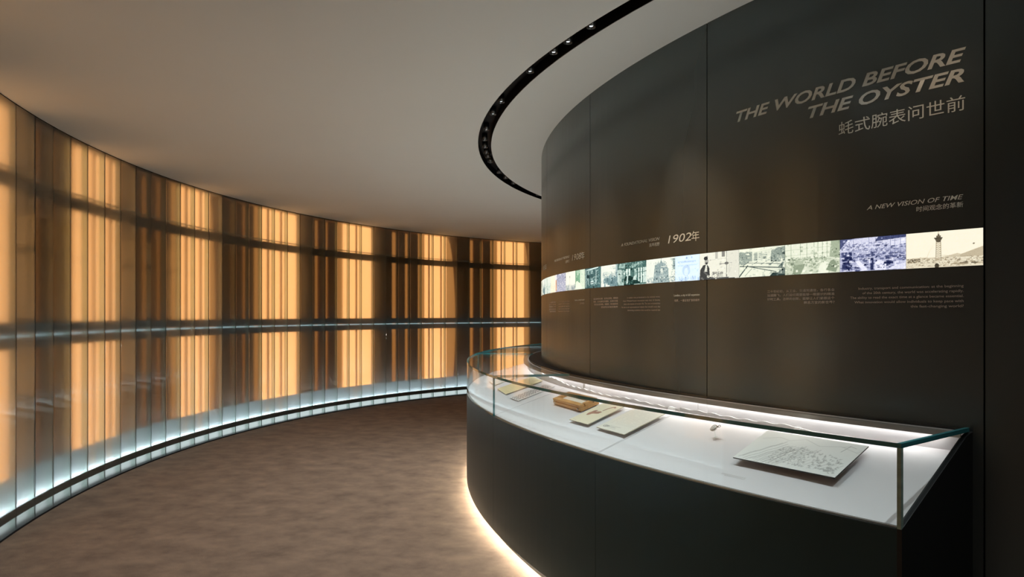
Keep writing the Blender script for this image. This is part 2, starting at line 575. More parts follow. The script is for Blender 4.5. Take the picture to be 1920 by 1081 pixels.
# ------------------------------------------------------------------ dark inner wall
wall_right = empty('wall_right')
tag(wall_right, 'tall curved inner wall of satin anthracite panels', kind='structure')
def wpos(th, s): return (WC[0] + (WR + s) * math.cos(th), WC[1] + (WR + s) * math.sin(th))
U0 = 21.5614
def uth(u): return (u + U0) / WR
ws = [-9.6, -8.4, -7.2, -6.0, -4.78, -3.58, -2.382, -1.2055, 0.0, 1.19, 2.38, 3.57, 4.76]
for i in range(len(ws) - 1):
    g = .0025 if ws[i + 1] != 0 and ws[i] != 0 else .0045
    a, b = ws[i] + .0025, ws[i + 1] - .0025
    if ws[i] == 0: a = .006
    if ws[i + 1] == 0: b = 0
    ring_block('wall_panel', [(0, 0), (0, H), (-.02, H), (-.02, 0)], [uth(q) for q in lin(a, b, 14)], wpos, wall_right, M['bronze'])
ring_block('wall_core', [(-.022, 0), (-.022, H), (-.06, H), (-.06, 0)], [uth(q) for q in lin(-9.6, 4.76, 120)], wpos, wall_right, M['black'])
for o in [o for o in wall_right.children if o.name.startswith('wall_panel')]:
    for p in o.data.polygons: p.use_smooth = False

# ---- lettering
def letter(txt, uL, uR, zb, cap, m, shear=0.0, bold=0.0, cjk=False, name='lettering', align_ref=None, pos=None):
    cu = bpy.data.curves.new(name, 'FONT')
    cu.body = txt
    cu.shear = shear
    cu.offset = bold
    cu.resolution_u = 3
    to = bpy.data.objects.new(name, cu); COL.objects.link(to)
    dg = bpy.context.evaluated_depsgraph_get(); dg.update()
    me = bpy.data.meshes.new_from_object(to.evaluated_get(dg))
    bpy.data.objects.remove(to); bpy.data.curves.remove(cu)
    nv = len(me.vertices)
    co = np.empty(nv * 3); me.vertices.foreach_get('co', co); co = co.reshape(-1, 3)
    x0, x1 = co[:, 0].min(), co[:, 0].max()
    if cjk:
        y0, y1 = co[:, 1].min(), co[:, 1].max(); sy = cap / (y1 - y0)
    else:
        y0 = 0.0; sy = cap / 0.727
    sx = (uR - uL) / (x1 - x0)
    u = uL + (co[:, 0] - x0) * sx
    z = zb + (co[:, 1] - y0) * sy
    if pos is None:
        th = (u + U0) / WR
        rr = WR + .0012
        co = np.stack([WC[0] + rr * np.cos(th), WC[1] + rr * np.sin(th), z], 1)
    else:
        co = np.array([pos(a, b) for a, b in zip(u, z)])
    me.vertices.foreach_set('co', co.ravel()); me.update()
    me.materials.clear(); me.materials.append(m)
    return me

def wall_text(lines, label, m, name='lettering'):
    """lines: (text, uL, uR, baseline, cap, shear, bold, cjk)"""
    metas = [letter(t, a, b, z, c, m, sh, bo, cj) for t, a, b, z, c, sh, bo, cj in lines]
    bm = bmesh.new()
    for q in metas: bm.from_mesh(q)
    me = bpy.data.meshes.new(name); bm.to_mesh(me); bm.free()
    for q in metas: bpy.data.meshes.remove(q)
    o = link(name, me, wall_right, m)
    o['label'] = label
    return o

L, LD = M['letter'], M['letter_dim']
wall_text([('THE WORLD BEFORE', -1.02, -.052, 2.4185, .050, .28, .024, False), ('THE OYSTER', -.645, -.058, 2.3445, .050, .28, .024, False)],
          'large cream italic capitals THE WORLD BEFORE THE OYSTER', L)
wall_text([('蚝式腕表问世前', -.510, -.055, 2.240, .056, 0, 0, True)], 'large cream Chinese heading under the English title', L)
wall_text([('A NEW VISION OF TIME', -.396, -.061, 1.9195, .0175, .28, .004, False), ('时间观念的革新', -.2145, -.061, 1.890, .0205, 0, .004, True)],
          'small heading A NEW VISION OF TIME with Chinese line', L)
wall_text([('A FOUNDATIONAL VISION', -1.955, -1.568, 1.911, .0175, .28, .006, False), ('奠基视野', -1.662, -1.568, 1.8805, .0205, 0, .008, True)],
          'small heading A FOUNDATIONAL VISION with Chinese line', L)
wall_text([('1902', -1.4965, -1.315, 1.8845, .044, .18, .0, False), ('年', -1.314, -1.2575, 1.878, .052, 0, 0, True)], 'cream date 1902 with a Chinese character', L)
wall_text([('THE CREATION OF THE BRAND', -3.215, -2.779, 1.9125, .0175, .28, .006, False), ('品牌创立', -2.873, -2.779, 1.879, .0205, 0, .008, True)],
          'small heading THE CREATION OF THE BRAND with Chinese line', L)
wall_text([('1908', -2.720, -2.535, 1.8845, .044, .18, .0, False), ('年', -2.534, -2.4765, 1.878, .052, 0, 0, True)], 'cream date 1908 with a Chinese character', L)
wall_text([('1905', -3.90, -3.70, 1.8845, .044, .18, .0, False), ('年', -3.68, -3.587, 1.878, .052, 0, 0, True)], 'partly hidden date at the turn of the wall', L)
def para(lines, uR, z0, dz, cap, widths, label, m=LD, cjk=False, right=None):
    out = []
    for k, (t, wd) in enumerate(zip(lines, widths)):
        r = uR if right is None else right[k]
        out.append((t, r - wd, r, z0 - dz * k, cap, 0.0, 0.006, cjk))
    return wall_text(out, label, m)
para(['Industry, transport and communication: at the beginning', 'of the 20th century, the world was accelerating rapidly.',
      'The ability to read the exact time at a glance became essential.', 'What innovation would allow individuals to keep pace with',
      'this fast-changing world?'], -.0598, 1.6015, .0183, .0098, [.369, .353, .402, .385, .175], 'small English paragraph below the tower photograph')
para(['二十世纪初，从工业、交通到通信，各行各业', '加速腾飞，人们迫切需要能够一眼报识的精准', '计时工具。怎样的创新，能够让人们紧跟这个', '瞬息万变的新世界？'],
     -.5273, 1.599, .0172, .0125, [.318, .318, .318, .136], 'small Chinese paragraph below the office photographs', cjk=True)
para(['London, a city in full expansion'], -1.2558, 1.5985, .0183, .0115, [.192], 'caption London, a city in full expansion', L)
para(['伦敦，一座正在扩张的城市'], -1.2558, 1.5695, .0172, .013, [.188], 'Chinese caption under the London line', LD, cjk=True)
para(['A visible in the professional in the rational sense,', 'Hans Wilsdorf knew innovation was vital. In future,', 'time is the domain of modern life. The new wristwatches',
      'he saw as an unprecedented object that would meet the', 'demanding conditions that would be required too'],
     -1.5635, 1.5965, .0183, .0098, [.324, .367, .360, .384, .318], 'small English paragraph below the tram photographs')
para(['远见卓识的汉斯，在专业领域，理性的', '判断，认为创新至关重要。未来时间是', '现代生活的领域。他看到，新的腕表将', '是前所未有的物件'],
     -1.9916, 1.5970, .0180, .0125, [.334, .334, .320, .22], 'small Chinese paragraph beside the joint of the second panel', cjk=True)
para(['The creation of a brand', 'needed a name to write', 'on the dial and easy to', 'say in every language', 'simple and memorable'],
     -2.7789, 1.5965, .0183, .0098, [.26, .29, .29, .28, .31], 'small English paragraph below the date 1908')
para(['一个品牌的诞生', '需要一个名字能', '写在表盘上并且', '每种语言都易读', '简单而难忘'],
     -3.1531, 1.5940, .0183, .0125, [.28, .28, .28, .28, .25], 'small Chinese paragraph at the turn of the wall', cjk=True)
para(['Geneva, a brand is born'], -2.4766, 1.5985, .0183, .0115, [.185], 'caption line near the second panel joint', L)
para(['日内瓦'], -2.4766, 1.573, .0172, .013, [.078], 'three Chinese characters below the caption', LD, cjk=True)

# ------------------------------------------------------------------ raster prints (written to vertex colours)
class Pic:
    def __init__(s, W, H_, bg=0.9):
        s.W, s.H = W, H_
        s.a = np.full((H_, W), float(bg))
        s.x, s.y = np.meshgrid((np.arange(W) + .5) / W, (np.arange(H_) + .5) / H_)
        s.asp = W / H_
        s.r = np.random.RandomState(3)
    def rect(s, x0, y0, x1, y1, v, al=1.0):
        m = (s.x >= x0) & (s.x <= x1) & (s.y >= y0) & (s.y <= y1); s.a[m] = s.a[m] * (1 - al) + v * al
    def ell(s, cx, cy, rx, ry, v, al=1.0):
        m = ((s.x - cx) / rx) ** 2 + ((s.y - cy) / ry) ** 2 <= 1; s.a[m] = s.a[m] * (1 - al) + v * al
    def ring(s, cx, cy, rx, ry, w_, v):
        d = np.sqrt(((s.x - cx) / rx) ** 2 + ((s.y - cy) / ry) ** 2); s.a[np.abs(d - 1) < w_] = v
    def line(s, x0, y0, x1, y1, wd, v, al=1.0):
        X, Y = s.x * s.asp, s.y; x0 *= s.asp; x1 *= s.asp
        dx, dy = x1 - x0, y1 - y0; L2 = dx * dx + dy * dy + 1e-9
        t = np.clip(((X - x0) * dx + (Y - y0) * dy) / L2, 0, 1)
        d = np.hypot(X - x0 - t * dx, Y - y0 - t * dy)
        k = np.clip((wd - d) / (1.0 / s.H) + .5, 0, 1) * al
        s.a = s.a * (1 - k) + v * k
    def poly(s, P, v, al=1.0):
        m = np.zeros_like(s.a, bool); n_ = len(P)
        for i in range(n_):
            xa, ya = P[i]; xb, yb = P[(i + 1) % n_]
            if ya == yb: continue
            c = ((ya > s.y) != (yb > s.y)) & (s.x < (xb - xa) * (s.y - ya) / (yb - ya) + xa); m ^= c
        s.a[m] = s.a[m] * (1 - al) + v * al
    def clutter(s, x0, y0, x1, y1, n_, w_, h_, lo=0.0, hi=1.0, al=.8):
        for _ in range(n_):
            cx, cy = s.r.uniform(x0, x1), s.r.uniform(y0, y1); a, b = w_ * s.r.uniform(.3, 1), h_ * s.r.uniform(.3, 1)
            s.rect(cx, max(cy, y0), min(cx + a, x1), min(cy + b, y1), s.r.uniform(lo, hi), al)
    def person(s, x, y, h, v=.15, hv=.5):
        s.poly([(x - .16 * h / s.asp * 2, y), (x + .16 * h / s.asp * 2, y), (x + .2 * h / s.asp, y + h * .72), (x, y + h * .82), (x - .2 * h / s.asp, y + h * .72)], v)
        s.ell(x, y + h * .9, .085 * h / s.asp * 1.2, .1 * h, hv)
        s.ell(x, y + h * .95, .09 * h / s.asp * 1.2, .06 * h, v)
    def noise(s, amt): s.a += s.r.normal(0, amt, s.a.shape)
    def rgb(s, dark, light, mid=None, grit=0):
        for _ in range(grit):
            cx, cy = s.r.rand(2); a = s.r.normal(0, .3)
            m = (np.abs(s.x - cx) < s.r.uniform(.004, .03)) & (np.abs(s.y - cy) < s.r.uniform(.006, .04)); s.a[m] += a * min(1, 1.3 - s.a[m].mean() if m.any() else 1)
        k = np.clip(s.a, 0, 1)[..., None]
        d, l = np.array(dark), np.array(light)
        if mid is None: return d * (1 - k) + l * k
        m_ = np.array(mid)
        return np.where(k < .5, d * (1 - 2 * k) + m_ * 2 * k, m_ * (2 - 2 * k) + l * (2 * k - 1))

def print_mesh(name, rgb, pos, m, parent=None):
    """grid mesh with one colour per vertex; pos(fx, fy) -> xyz"""
    h, w_ = rgb.shape[:2]
    fx, fy = np.meshgrid(np.linspace(0, 1, w_), np.linspace(0, 1, h))
    P = pos(fx, fy)
    V = np.stack(P, -1).reshape(-1, 3)
    idx = np.arange(h * w_).reshape(h, w_)
    F = np.stack([idx[:-1, :-1], idx[:-1, 1:], idx[1:, 1:], idx[1:, :-1]], -1).reshape(-1, 4)
    me = bpy.data.meshes.new(name)
    me.vertices.add(len(V)); me.vertices.foreach_set('co', V.ravel().astype(np.float32))
    me.loops.add(F.size); me.loops.foreach_set('vertex_index', F.ravel().astype(np.int32))
    me.polygons.add(len(F)); me.polygons.foreach_set('loop_start', (np.arange(len(F)) * 4).astype(np.int32))
    me.update(calc_edges=True)
    at = me.color_attributes.new('print', 'FLOAT_COLOR', 'POINT')
    c = np.concatenate([np.clip(rgb, 0, 1).reshape(-1, 3) ** 2.2, np.ones((h * w_, 1))], 1)
    at.data.foreach_set('color', c.ravel().astype(np.float32))
    return link(name, me, parent, m)

PW, PH = 170, 92
def ph_tower():
    p = Pic(PW, PH, .97)
    p.poly([(0, .28), (.2, .30), (.45, .27), (.6, .33), (.68, .37), (.78, .31), (.88, .42), (1, .5), (1, .2), (0, .2)], .72)
    p.poly([(.72, .33), (.88, .44), (1, .52), (1, .25), (.72, .25)], .62)
    p.rect(0, 0, 1, .26, .82); p.clutter(0, .02, 1, .27, 340, .035, .03, .2, 1, .8); p.clutter(0, .15, .2, .27, 60, .03, .03, .1, .5)
    p.clutter(.6, .05, 1, .14, 40, .12, .04, .1, .9)
    for sx in (-1, 1): p.line(.44 + sx * .035, .18, .44 + sx * .028, .72, .006, .25)
    for k in range(9):
        y = .2 + k * .058; p.line(.41, y, .47, y, .004, .35); p.line(.41, y, .468, y + .058, .003, .45); p.line(.47, y, .412, y + .058, .003, .45)
    p.poly([(.415, .70), (.465, .70), (.49, .80), (.39, .80)], .2); p.rect(.385, .80, .495, .825, .1); p.rect(.41, .83, .47, .88, .25); p.ell(.44, .9, .012, .03, .2)
    p.line(.44, .88, .44, .99, .004, .3); p.ell(.42, .05, .03, .07, .12); p.ell(.885, .60, .013, .02, .3)
    p.line(.25, .1, .32, .45, .005, .75); p.line(.32, .45, .37, .6, .003, .8); p.line(.47, .33, .8, .27, .003, .5)
    p.noise(.02); return p.rgb((.13, .12, .10), (.965, .94, .85), (.66, .60, .49))
def ph_factory():
    p = Pic(PW, PH, .7)
    p.poly([(0, .8), (.2, .95), (.45, 1), (.75, .94), (1, 1), (1, .75), (0, .6)], .85)
    p.clutter(0, .45, 1, .85, 420, .045, .035, .05, 1, .75); p.clutter(0, 0, 1, .5, 420, .08, .05, .0, 1, .85)
    p.poly([(0, .68), (.12, .95), (.25, 1), (0, 1)], .25); p.poly([(.55, .86), (1, .92), (1, 1), (.6, 1)], .2); p.poly([(.78, .7), (1, .74), (1, .86), (.78, .82)], .9)
    p.poly([(.25, .3), (.31, .33), (.45, .02), (.36, .02)], .95); p.clutter(.02, .03, .2, .6, 60, .07, .09, .0, .2)
    p.poly([(.55, .02), (.72, .02), (.72, .26), (.6, .3), (.55, .24)], .92); p.clutter(.57, .05, .7, .2, 20, .02, .04, .1, .3); p.rect(.68, .19, .82, .25, .1); p.rect(.48, .02, .53, .38, .1)
    p.poly([(.72, .02), (1, .02), (1, .2), (.85, .14)], .9)
    for x in (.15, .22, .46, .78, .84, .92): p.line(x, .35, x, 1, .004, .3)
    p.noise(.06); return p.rgb((.07, .10, .24), (.93, .93, .98), (.52, .54, .68), grit=120)
def ph_workshop():
    p = Pic(PW, PH, .93)
    for x in (.0, .12, .3, .42, .55, .62, .70, .78): p.line(x, .5, x, 1, .008, .5)
    for y in (.62, .8): p.line(0, y, .85, y + .03, .005, .6)
    p.poly([(.82, .5), (1, .45), (1, 1), (.85, 1)], .55)
    p.poly([(0, .48), (.4, .5), (.8, .48), (1, .4), (1, 0), (0, 0)], .62)
    p.poly([(.3, .0), (.36, .42), (.8, .5), (1, .4), (1, 0)], .8)
    p.poly([(.05, .1), (.2, .3), (.4, .34), (.3, 0), (.05, 0)], .45)
    p.clutter(.05, .35, .8, .55, 120, .05, .05, .2, .95); p.clutter(.35, .02, .98, .35, 80, .06, .07, .3, .98)
    p.poly([(.62, 0), (.66, .3), (.74, .38), (.82, .3), (.8, 0)], .97); p.ell(.75, .45, .028, .06, .6)
    p.poly([(.76, .1), (.84, .38), (.9, .42), (.97, .2), (.93, .02)], .42); p.ell(.93, .5, .025, .05, .55)
    p.poly([(.0, 0), (.02, .3), (.1, .36), (.17, .2), (.15, 0)], .75); p.line(.38, .05, .39, .35, .01, .95); p.line(.4, .08, .52, .06, .008, .95)
    p.noise(.03); return p.rgb((.17, .22, .17), (.93, .94, .86), (.60, .65, .55), grit=200)
def ph_office():
    p = Pic(PW, PH, .9)
    p.poly([(0, .92), (.4, .86), (1, 1), (0, 1)], .97)
    p.rect(0, .45, .3, .88, .55); p.clutter(0, .5, .3, .9, 130, .02, .03, .1, .9)
    p.poly([(.7, .42), (1, .5), (1, .98), (.72, .88)], .5); p.clutter(.72, .5, 1, .9, 110, .03, .025, .2, .95); p.rect(.35, .55, .42, .85, .7)
    for y in (.6, .66, .72, .78): p.line(.34, y, .42, y, .006, .2); p.line(.45, y, .62, y + .02, .005, .3)
    p.clutter(.45, .5, .7, .82, 60, .04, .02, .3, .95)
    p.poly([(.0, .32), (.25, .55), (.95, .46), (.98, .3), (.2, .4)], .93)
    for k in range(4): p.line(.1 + .2 * k, .42, .22 + .2 * k, .52, .008, .15)
    p.line(.02, .40, .98, .26, .014, .1); p.line(.2, .5, .9, .4, .008, .2); p.poly([(.86, .3), (.95, .28), (.98, .45), (.95, .46)], .4)
    p.poly([(0, .05), (.2, .38), (.8, .14), (.65, 0), (0, 0)], .94); p.line(.0, .02, .2, .4, .02, .12); p.line(.14, .05, .3, .3, .008, .4); p.line(.2, .38, .82, .14, .012, .15)
    p.poly([(.68, 0), (.75, .12), (1, .1), (1, 0)], .1); p.poly([(.85, .05), (1, .05), (1, .25), (.9, .22)], .35)
    p.noise(.03); return p.rgb((.10, .16, .16), (.94, .95, .86), (.55, .60, .56), grit=200)
def ph_man():
    p = Pic(PW, PH, .93)
    p.rect(.70, 0, 1, 1, .88); p.line(.70, 0, .70, 1, .006, .15); p.rect(.42, .75, .48, 1, .7); p.rect(.58, .8, .66, 1, .45); p.line(.3, .72, .7, .74, .004, .6)
    p.poly([(0, 0), (.02, .38), (.1, .55), (.2, .58), (.26, .45), (.28, .1), (.36, .08), (.36, 0)], .15); p.poly([(.13, .3), (.17, .56), (.2, .56), (.21, .3)], .9)
    p.line(.12, .3, .24, .14, .03, .3); p.ell(.19, .70, .05, .13, .6); p.ell(.17, .8, .055, .07, .12); p.poly([(.13, .62), (.2, .56), (.22, .64)], .3)
    p.ell(.24, .12, .04, .05, .8); p.rect(.28, 0, .75, .07, .3); p.clutter(.32, .05, .62, .28, 90, .04, .06, .15, .95); p.rect(.2, 0, .9, .03, .2)
    p.line(.55, .55, .82, .56, .008, .25); p.ell(.70, .56, .05, .05, .35); p.line(.78, .55, .76, .2, .003, .5); p.line(.83, .52, .78, .25, .003, .6); p.line(.7, 0, .7, .5, .008, .2)
    p.noise(.025); return p.rgb((.12, .13, .14), (.95, .95, .88), (.56, .56, .53), grit=60)
def ph_arch():
    p = Pic(PW // 2 + 30, PH, .92)
    p.rect(.12, .72, .85, .78, .6); p.rect(.12, .60, .9, .63, .68)
    for x in (.2, .3, .4, .55, .7, .8): p.line(x, .63, x, .72, .006, .75)
    p.ell(.47, .42, .16, .22, .62); p.ell(.47, .36, .09, .15, .88); p.rect(.45, .85, .52, .92, .5); p.rect(.66, .86, .72, .93, .5)
    p.clutter(0, .55, 1, .98, 60, .02, .04, .75, 1, .6)
    for k in range(26): p.person(p.r.uniform(0, 1), p.r.uniform(0, .08), p.r.uniform(.08, .18), p.r.uniform(.3, .8), .7)
    p.noise(.02); return p.rgb((.34, .42, .58), (.88, .95, .99), (.70, .80, .90), grit=160)
def ph_church():
    p = Pic(PW, PH, .95)
    p.poly([(.25, 0), (.32, .72), (.42, .78), (.5, .8), (.54, 1), (.58, .82), (.66, .8), (.78, .55), (.8, 0)], .5)
    p.clutter(.30, .05, .74, .85, 300, .03, .05, .1, .95); p.poly([(.35, .3), (.38, .7), (.5, .74), (.52, .3)], .4, .6)
    p.line(.54, .8, .54, 1, .01, .3); p.line(.44, .7, .45, .9, .008, .35); p.line(.64, .7, .63, .9, .008, .35); p.rect(.52, .4, .6, .58, .85); p.rect(.55, .64, .78, .67, .9)
    p.rect(.93, .5, 1, .95, .45); p.clutter(.86, .1, 1, .95, 60, .05, .04, .2, .9); p.clutter(0, 0, 1, .24, 220, .03, .07, .1, .9)
    p.noise(.04); return p.rgb((.18, .26, .28), (.95, .96, .90), (.58, .66, .66), grit=120)
def ph_salon():
    p = Pic(PW, PH, .35)
    p.poly([(0, .75), (.3, .68), (.7, .68), (1, .8), (1, 1), (0, 1)], .3); p.poly([(.05, .8), (.28, .75), (.3, .95), (.08, .98)], .7); p.poly([(.55, .75), (.9, .9), (.85, .98), (.5, .86)], .65)
    p.clutter(.05, .72, .95, 1, 90, .05, .03, .1, .85)
    p.rect(.0, .15, .05, .7, .9)
    for x in (.03, .07, .1, .13, .74, .82, .9, .96): p.rect(x, .08, x + (.02 if x < .5 else .045), .72, .95)
    for x in (.16, .2, .25): p.rect(x, .3, x + .02, .66, .75)
    p.rect(.33, .4, .38, .72, .97); p.rect(.42, .4, .47, .72, .97); p.rect(.62, .3, .7, .66, .7); p.line(0, .5, .3, .52, .008, .2); p.line(.65, .5, 1, .55, .01, .3)
    p.ell(.26, .52, .03, .05, .95); p.poly([(.2, 0), (.28, .38), (.45, .42), (.6, .3), (.8, .1), (.8, 0)], .05); p.poly([(.33, .1), (.36, .4), (.4, .4), (.39, .1)], .85)
    p.poly([(.56, .22), (.6, .4), (.66, .36), (.68, .2)], .85); p.poly([(.03, .02), (.05, .16), (.25, .14), (.24, .0)], .75); p.clutter(.25, .0, .6, .2, 50, .05, .05, .0, .6); p.rect(.6, 0, 1, .03, .8)
    p.noise(.04); return p.rgb((.05, .17, .16), (.90, .96, .92), (.42, .56, .53), grit=200)
def ph_crowd():
    p = Pic(PW * 3 // 4, PH, .95)
    p.clutter(.1, .2, .95, .7, 240, .02, .12, .1, .95); p.clutter(.6, .78, .9, .9, 6, .15, .015, .3, .5); p.poly([(0, .1), (.35, .14), (.35, 0), (0, 0)], .97)
    for k in range(30): p.person(p.r.uniform(.2, 1), p.r.uniform(0, .2), p.r.uniform(.2, .4), p.r.uniform(.2, .7), .6)
    p.rect(.9, 0, 1, 1, .4, .6); p.noise(.04); return p.rgb((.16, .28, .30), (.95, .96, .90), (.55, .66, .67), grit=80)
def ph_shop():
    p = Pic(PW, PH, .35)
    p.rect(0, 0, .03, 1, .1); p.rect(.05, .05, .08, .95, .9); p.line(.15, .9, .85, .98, .03, .97); p.clutter(.1, .1, .95, .9, 300, .05, .08, .05, .95)
    for x in (.2, .45, .7): p.rect(x, .2, x + .03, .85, .9)
    p.ell(.45, .6, .14, .1, .3); p.rect(.38, .2, .55, .35, .9); p.rect(.38, .25, .55, .28, .1); p.rect(.15, .5, .3, .7, .12); p.rect(.85, 0, 1, 1, .5, .5)
    p.noise(.05); return p.rgb((.04, .14, .15), (.90, .97, .94), (.35, .50, .50), grit=60)
def ph_green():
    p = Pic(PW * 3 // 4, PH, .9)
    p.rect(0, 0, .5, 1, .45); p.poly([(.1, .98), (.3, .7), (.5, .98)], .7); p.line(.1, .9, .45, .5, .02, .6); p.poly([(.0, 0), (.05, .35), (.25, .42), (.55, .3), (.8, 0)], .97); p.ell(.2, .33, .15, .12, .95)
    p.clutter(.55, .2, 1, .95, 60, .05, .1, .6, 1, .6); p.noise(.03); return p.rgb((.16, .34, .24), (.94, .96, .88), (.50, .68, .56), grit=80)
def ph_lamp():
    p = Pic(PW * 3 // 4, PH, .96)
    p.line(.45, .2, .45, .72, .008, .35); p.ell(.45, .72, .03, .05, .3); p.rect(.2, .92, .3, .95, .4); p.clutter(0, 0, 1, .3, 200, .03, .1, .2, .9)
    for k in range(16): p.person(p.r.uniform(0, 1), p.r.uniform(0, .05), p.r.uniform(.15, .3), p.r.uniform(.3, .7), .6)
    p.noise(.03); return p.rgb((.22, .30, .33), (.97, .96, .89), (.66, .70, .70), grit=60)
def ph_violet():
    p = Pic(PW, PH, .6)
    p.poly([(0, 0), (.0, 1), (.2, 1), (.12, .5), (.2, .2), (.1, 0)], .95); p.clutter(.2, .15, 1, 1, 220, .06, .07, .2, .95); p.clutter(.1, 0, 1, .3, 220, .04, .05, .4, 1)
    p.noise(.04); c = p.rgb((.20, .22, .36), (.94, .93, .92), (.58, .60, .70), grit=60)
    k = ((p.x > .05) & (p.x < .17) & (p.y > .05) & (p.y < .7))[..., None]; return np.where(k, c * np.array([1.0, .78, .58]), c)
def ph_cream():
    p = Pic(PW // 2, PH, .95); p.clutter(0, 0, 1, .5, 90, .1, .06, .5, 1); p.noise(.02); return p.rgb((.45, .38, .26), (.98, .95, .85), (.84, .76, .62), grit=20)
def ph_port():
    p = Pic(PW, PH, .9); p.clutter(0, 0, 1, .6, 150, .08, .07, .3, 1); p.rect(.4, 0, .46, .95, .4); p.noise(.03); return p.rgb((.16, .30, .28), (.94, .96, .90), (.56, .68, .66), grit=60)

frieze = empty('photo_frieze')
tag(frieze, 'long backlit strip of old photographs set into the dark curved wall', 'lightbox')
US = [0.0, -.2506, -.5048, -.7552, -1.0028, -1.2558, -1.4391, -1.6901, -1.998, -2.2143, -2.4671, -2.65, -2.87, -3.1908, -3.3622, -3.6984, -3.95, -4.2, -4.45]
PICS = [(ph_tower, 'pale photograph of a lattice tower over a low town'), (ph_factory, 'blue toned photograph of a crowded city'),
        (ph_workshop, 'greenish photograph of people at workshop benches'), (ph_office, 'photograph of an office with long desks and shelves'),
        (ph_man, 'photograph of a bearded man beside laboratory apparatus'), (ph_arch, 'pale blue photograph of an arched stone building'),
        (ph_church, 'photograph of an ornate church tower above a crowd'), (ph_salon, 'dark green photograph of a long interior with tall windows'),
        (ph_crowd, 'photograph of a crowd on a pale square'), (ph_shop, 'dark green photograph of a shop front'),
        (ph_green, 'green photograph with a pale dome shape'), (ph_lamp, 'pale photograph with a street lamp and people'),
        (ph_violet, 'violet photograph of a street front'), (ph_cream, 'narrow cream photograph'), (ph_port, 'green grey photograph of a harbour'),
        (ph_crowd, None), (ph_office, None), (ph_lamp, None)]
Z0, Z1 = 1.6765, 1.8095
for k, (fn, lab) in enumerate(PICS):
    uR, uL = US[k], US[k + 1]
    def pos(fx, fy, uL=uL, uR=uR):
        th = (uL + .0004 + (uR - uL - .0008) * fx + U0) / WR
        rr = WR + .0008
        return (WC[0] + rr * np.cos(th), WC[1] + rr * np.sin(th), Z0 + (Z1 - Z0) * fy)
    o = print_mesh('photograph', fn(), pos, VC_LIT, frieze)
    if lab: o['label'] = lab
ring_block('lightbox_edge', [(.0004, Z0 - .0015), (.0004, Z1 + .0015), (-.012, Z1 + .0015), (-.012, Z0 - .0015)], [uth(q) for q in lin(-4.45, .003, 50)], wpos, frieze, M['black'])

# ------------------------------------------------------------------ display case
TH_F = ang((1.2, 2.1))
TH_S1 = ang((-0.122, 4.46))
TH_S2 = ang((0.418, 3.245))
TH_END = R(128)
def cpos(th, s):
    o = from_k(th, OC, OR_)
    d = R(.45) * max(0.0, 1 - (TH_F - th) / R(20))
    i = from_k(th + d, IC, IR)
    q = math.hypot(i[0] - WC[0], i[1] - WC[1])          # the rear stays clear of the wall face
    if q < WR + .022: i = from_k(th + d, WC, WR + .022)
    return (o[0] + (i[0] - o[0]) * s, o[1] + (i[1] - o[1]) * s)
ZB, ZT, ZD = .83, 1.098, 1.012
def deck_z(s): return ZB + (ZD - ZB) * s

case = empty('display_case', (0, 0, 0))
tag(case, 'long curved display case with white sloping deck under a glass hood on a dark plinth', 'display case')
segs = [TH_F, TH_S2, TH_S1]
st = (TH_S2 - TH_S1)
while segs[-1] - st > TH_END: segs.append(segs[-1] - st)
gap = .00016
for i in range(len(segs) - 1):
    a, b = segs[i] - gap, segs[i + 1] + gap
    ths = lin(a, b, 16)
    ring_block('plinth_panel', [(0, .075), (0, ZB - .002), (.03, ZB - .002), (.03, .075)], ths, cpos, case, M['plinth'])
    gl = .0011 if i == 1 else .0004; gr = .0011 if i == 0 else .0004
    ring_block('deck_panel', [(.030, deck_z(.03)), (.985, deck_z(.985)), (.985, deck_z(.985) - .012), (.030, deck_z(.03) - .012)], lin(segs[i] - gl, segs[i + 1] + gr, 16), cpos, case, M['deck'])
ths_all = lin(TH_F, TH_END, 100)
ring_block('joint_strip', [(.030, deck_z(.03)), (.985, deck_z(.985)), (.985, deck_z(.985) - .012), (.030, deck_z(.03) - .012)], lin(TH_S2 - .0006, TH_S2 + .0006, 1), cpos, case, M['deck'])
ring_block('under_deck', [(.032, ZB - .03), (.98, ZD - .035), (.98, ZD - .02), (.032, ZB - .018)], ths_all, cpos, case, M['joint'])
ring_block('plinth_core', [(.035, .076), (.035, .5), (.9, .5), (.9, .076)], lin(TH_F - .003, TH_END, 100), cpos, case, M['black'])
ring_block('plinth_foot', [(.12, .0), (.12, .078), (.9, .078), (.9, .0)], lin(TH_F - .01, TH_END, 100), cpos, case, M['ledge'])
ring_block('plinth_led', [(.085, .060), (.085, .072), (.11, .072), (.11, .060)], lin(TH_F - .012, TH_END, 100), cpos, case, M['led_plinth'])
ring_block('rim_strip', [(.024, ZB - .002), (.024, ZB + .003), (.031, ZB + .004), (.031, ZB - .002)], ths_all, cpos, case, M['steel'])
# back panels, grey rim with LED
bj = ang((.48, 4.35)); bsegs = [TH_F, ang((.95, 3.40)), bj]
while bsegs[-1] - st > TH_END: bsegs.append(bsegs[-1] - st)
for i in range(len(bsegs) - 1):
    g = .0014 if i >= 1 else .0003
    ring_block('back_panel', [(.985, .95), (.985, 1.084), (1.0, 1.084), (1.0, .95)], lin(bsegs[i] - (g if i > 1 else .0003), bsegs[i + 1] + g, 12), cpos, case, M['deck'])
ring_block('rear_post', [(1.001, .9), (1.001, 1.08), (1.01, 1.08), (1.01, .9)], ths_all, cpos, case, M['grey'])
ring_block('grey_rim', [(.915, 1.064), (.915, 1.082), (.999, 1.082), (.999, 1.080), (.93, 1.080), (.93, 1.064)], ths_all, cpos, case, M['grey'])
ring_block('case_led', [(.935, 1.071), (.935, 1.078), (.965, 1.078), (.965, 1.071)], lin(TH_F - .012, TH_END, 100), cpos, case, M['led_case'])
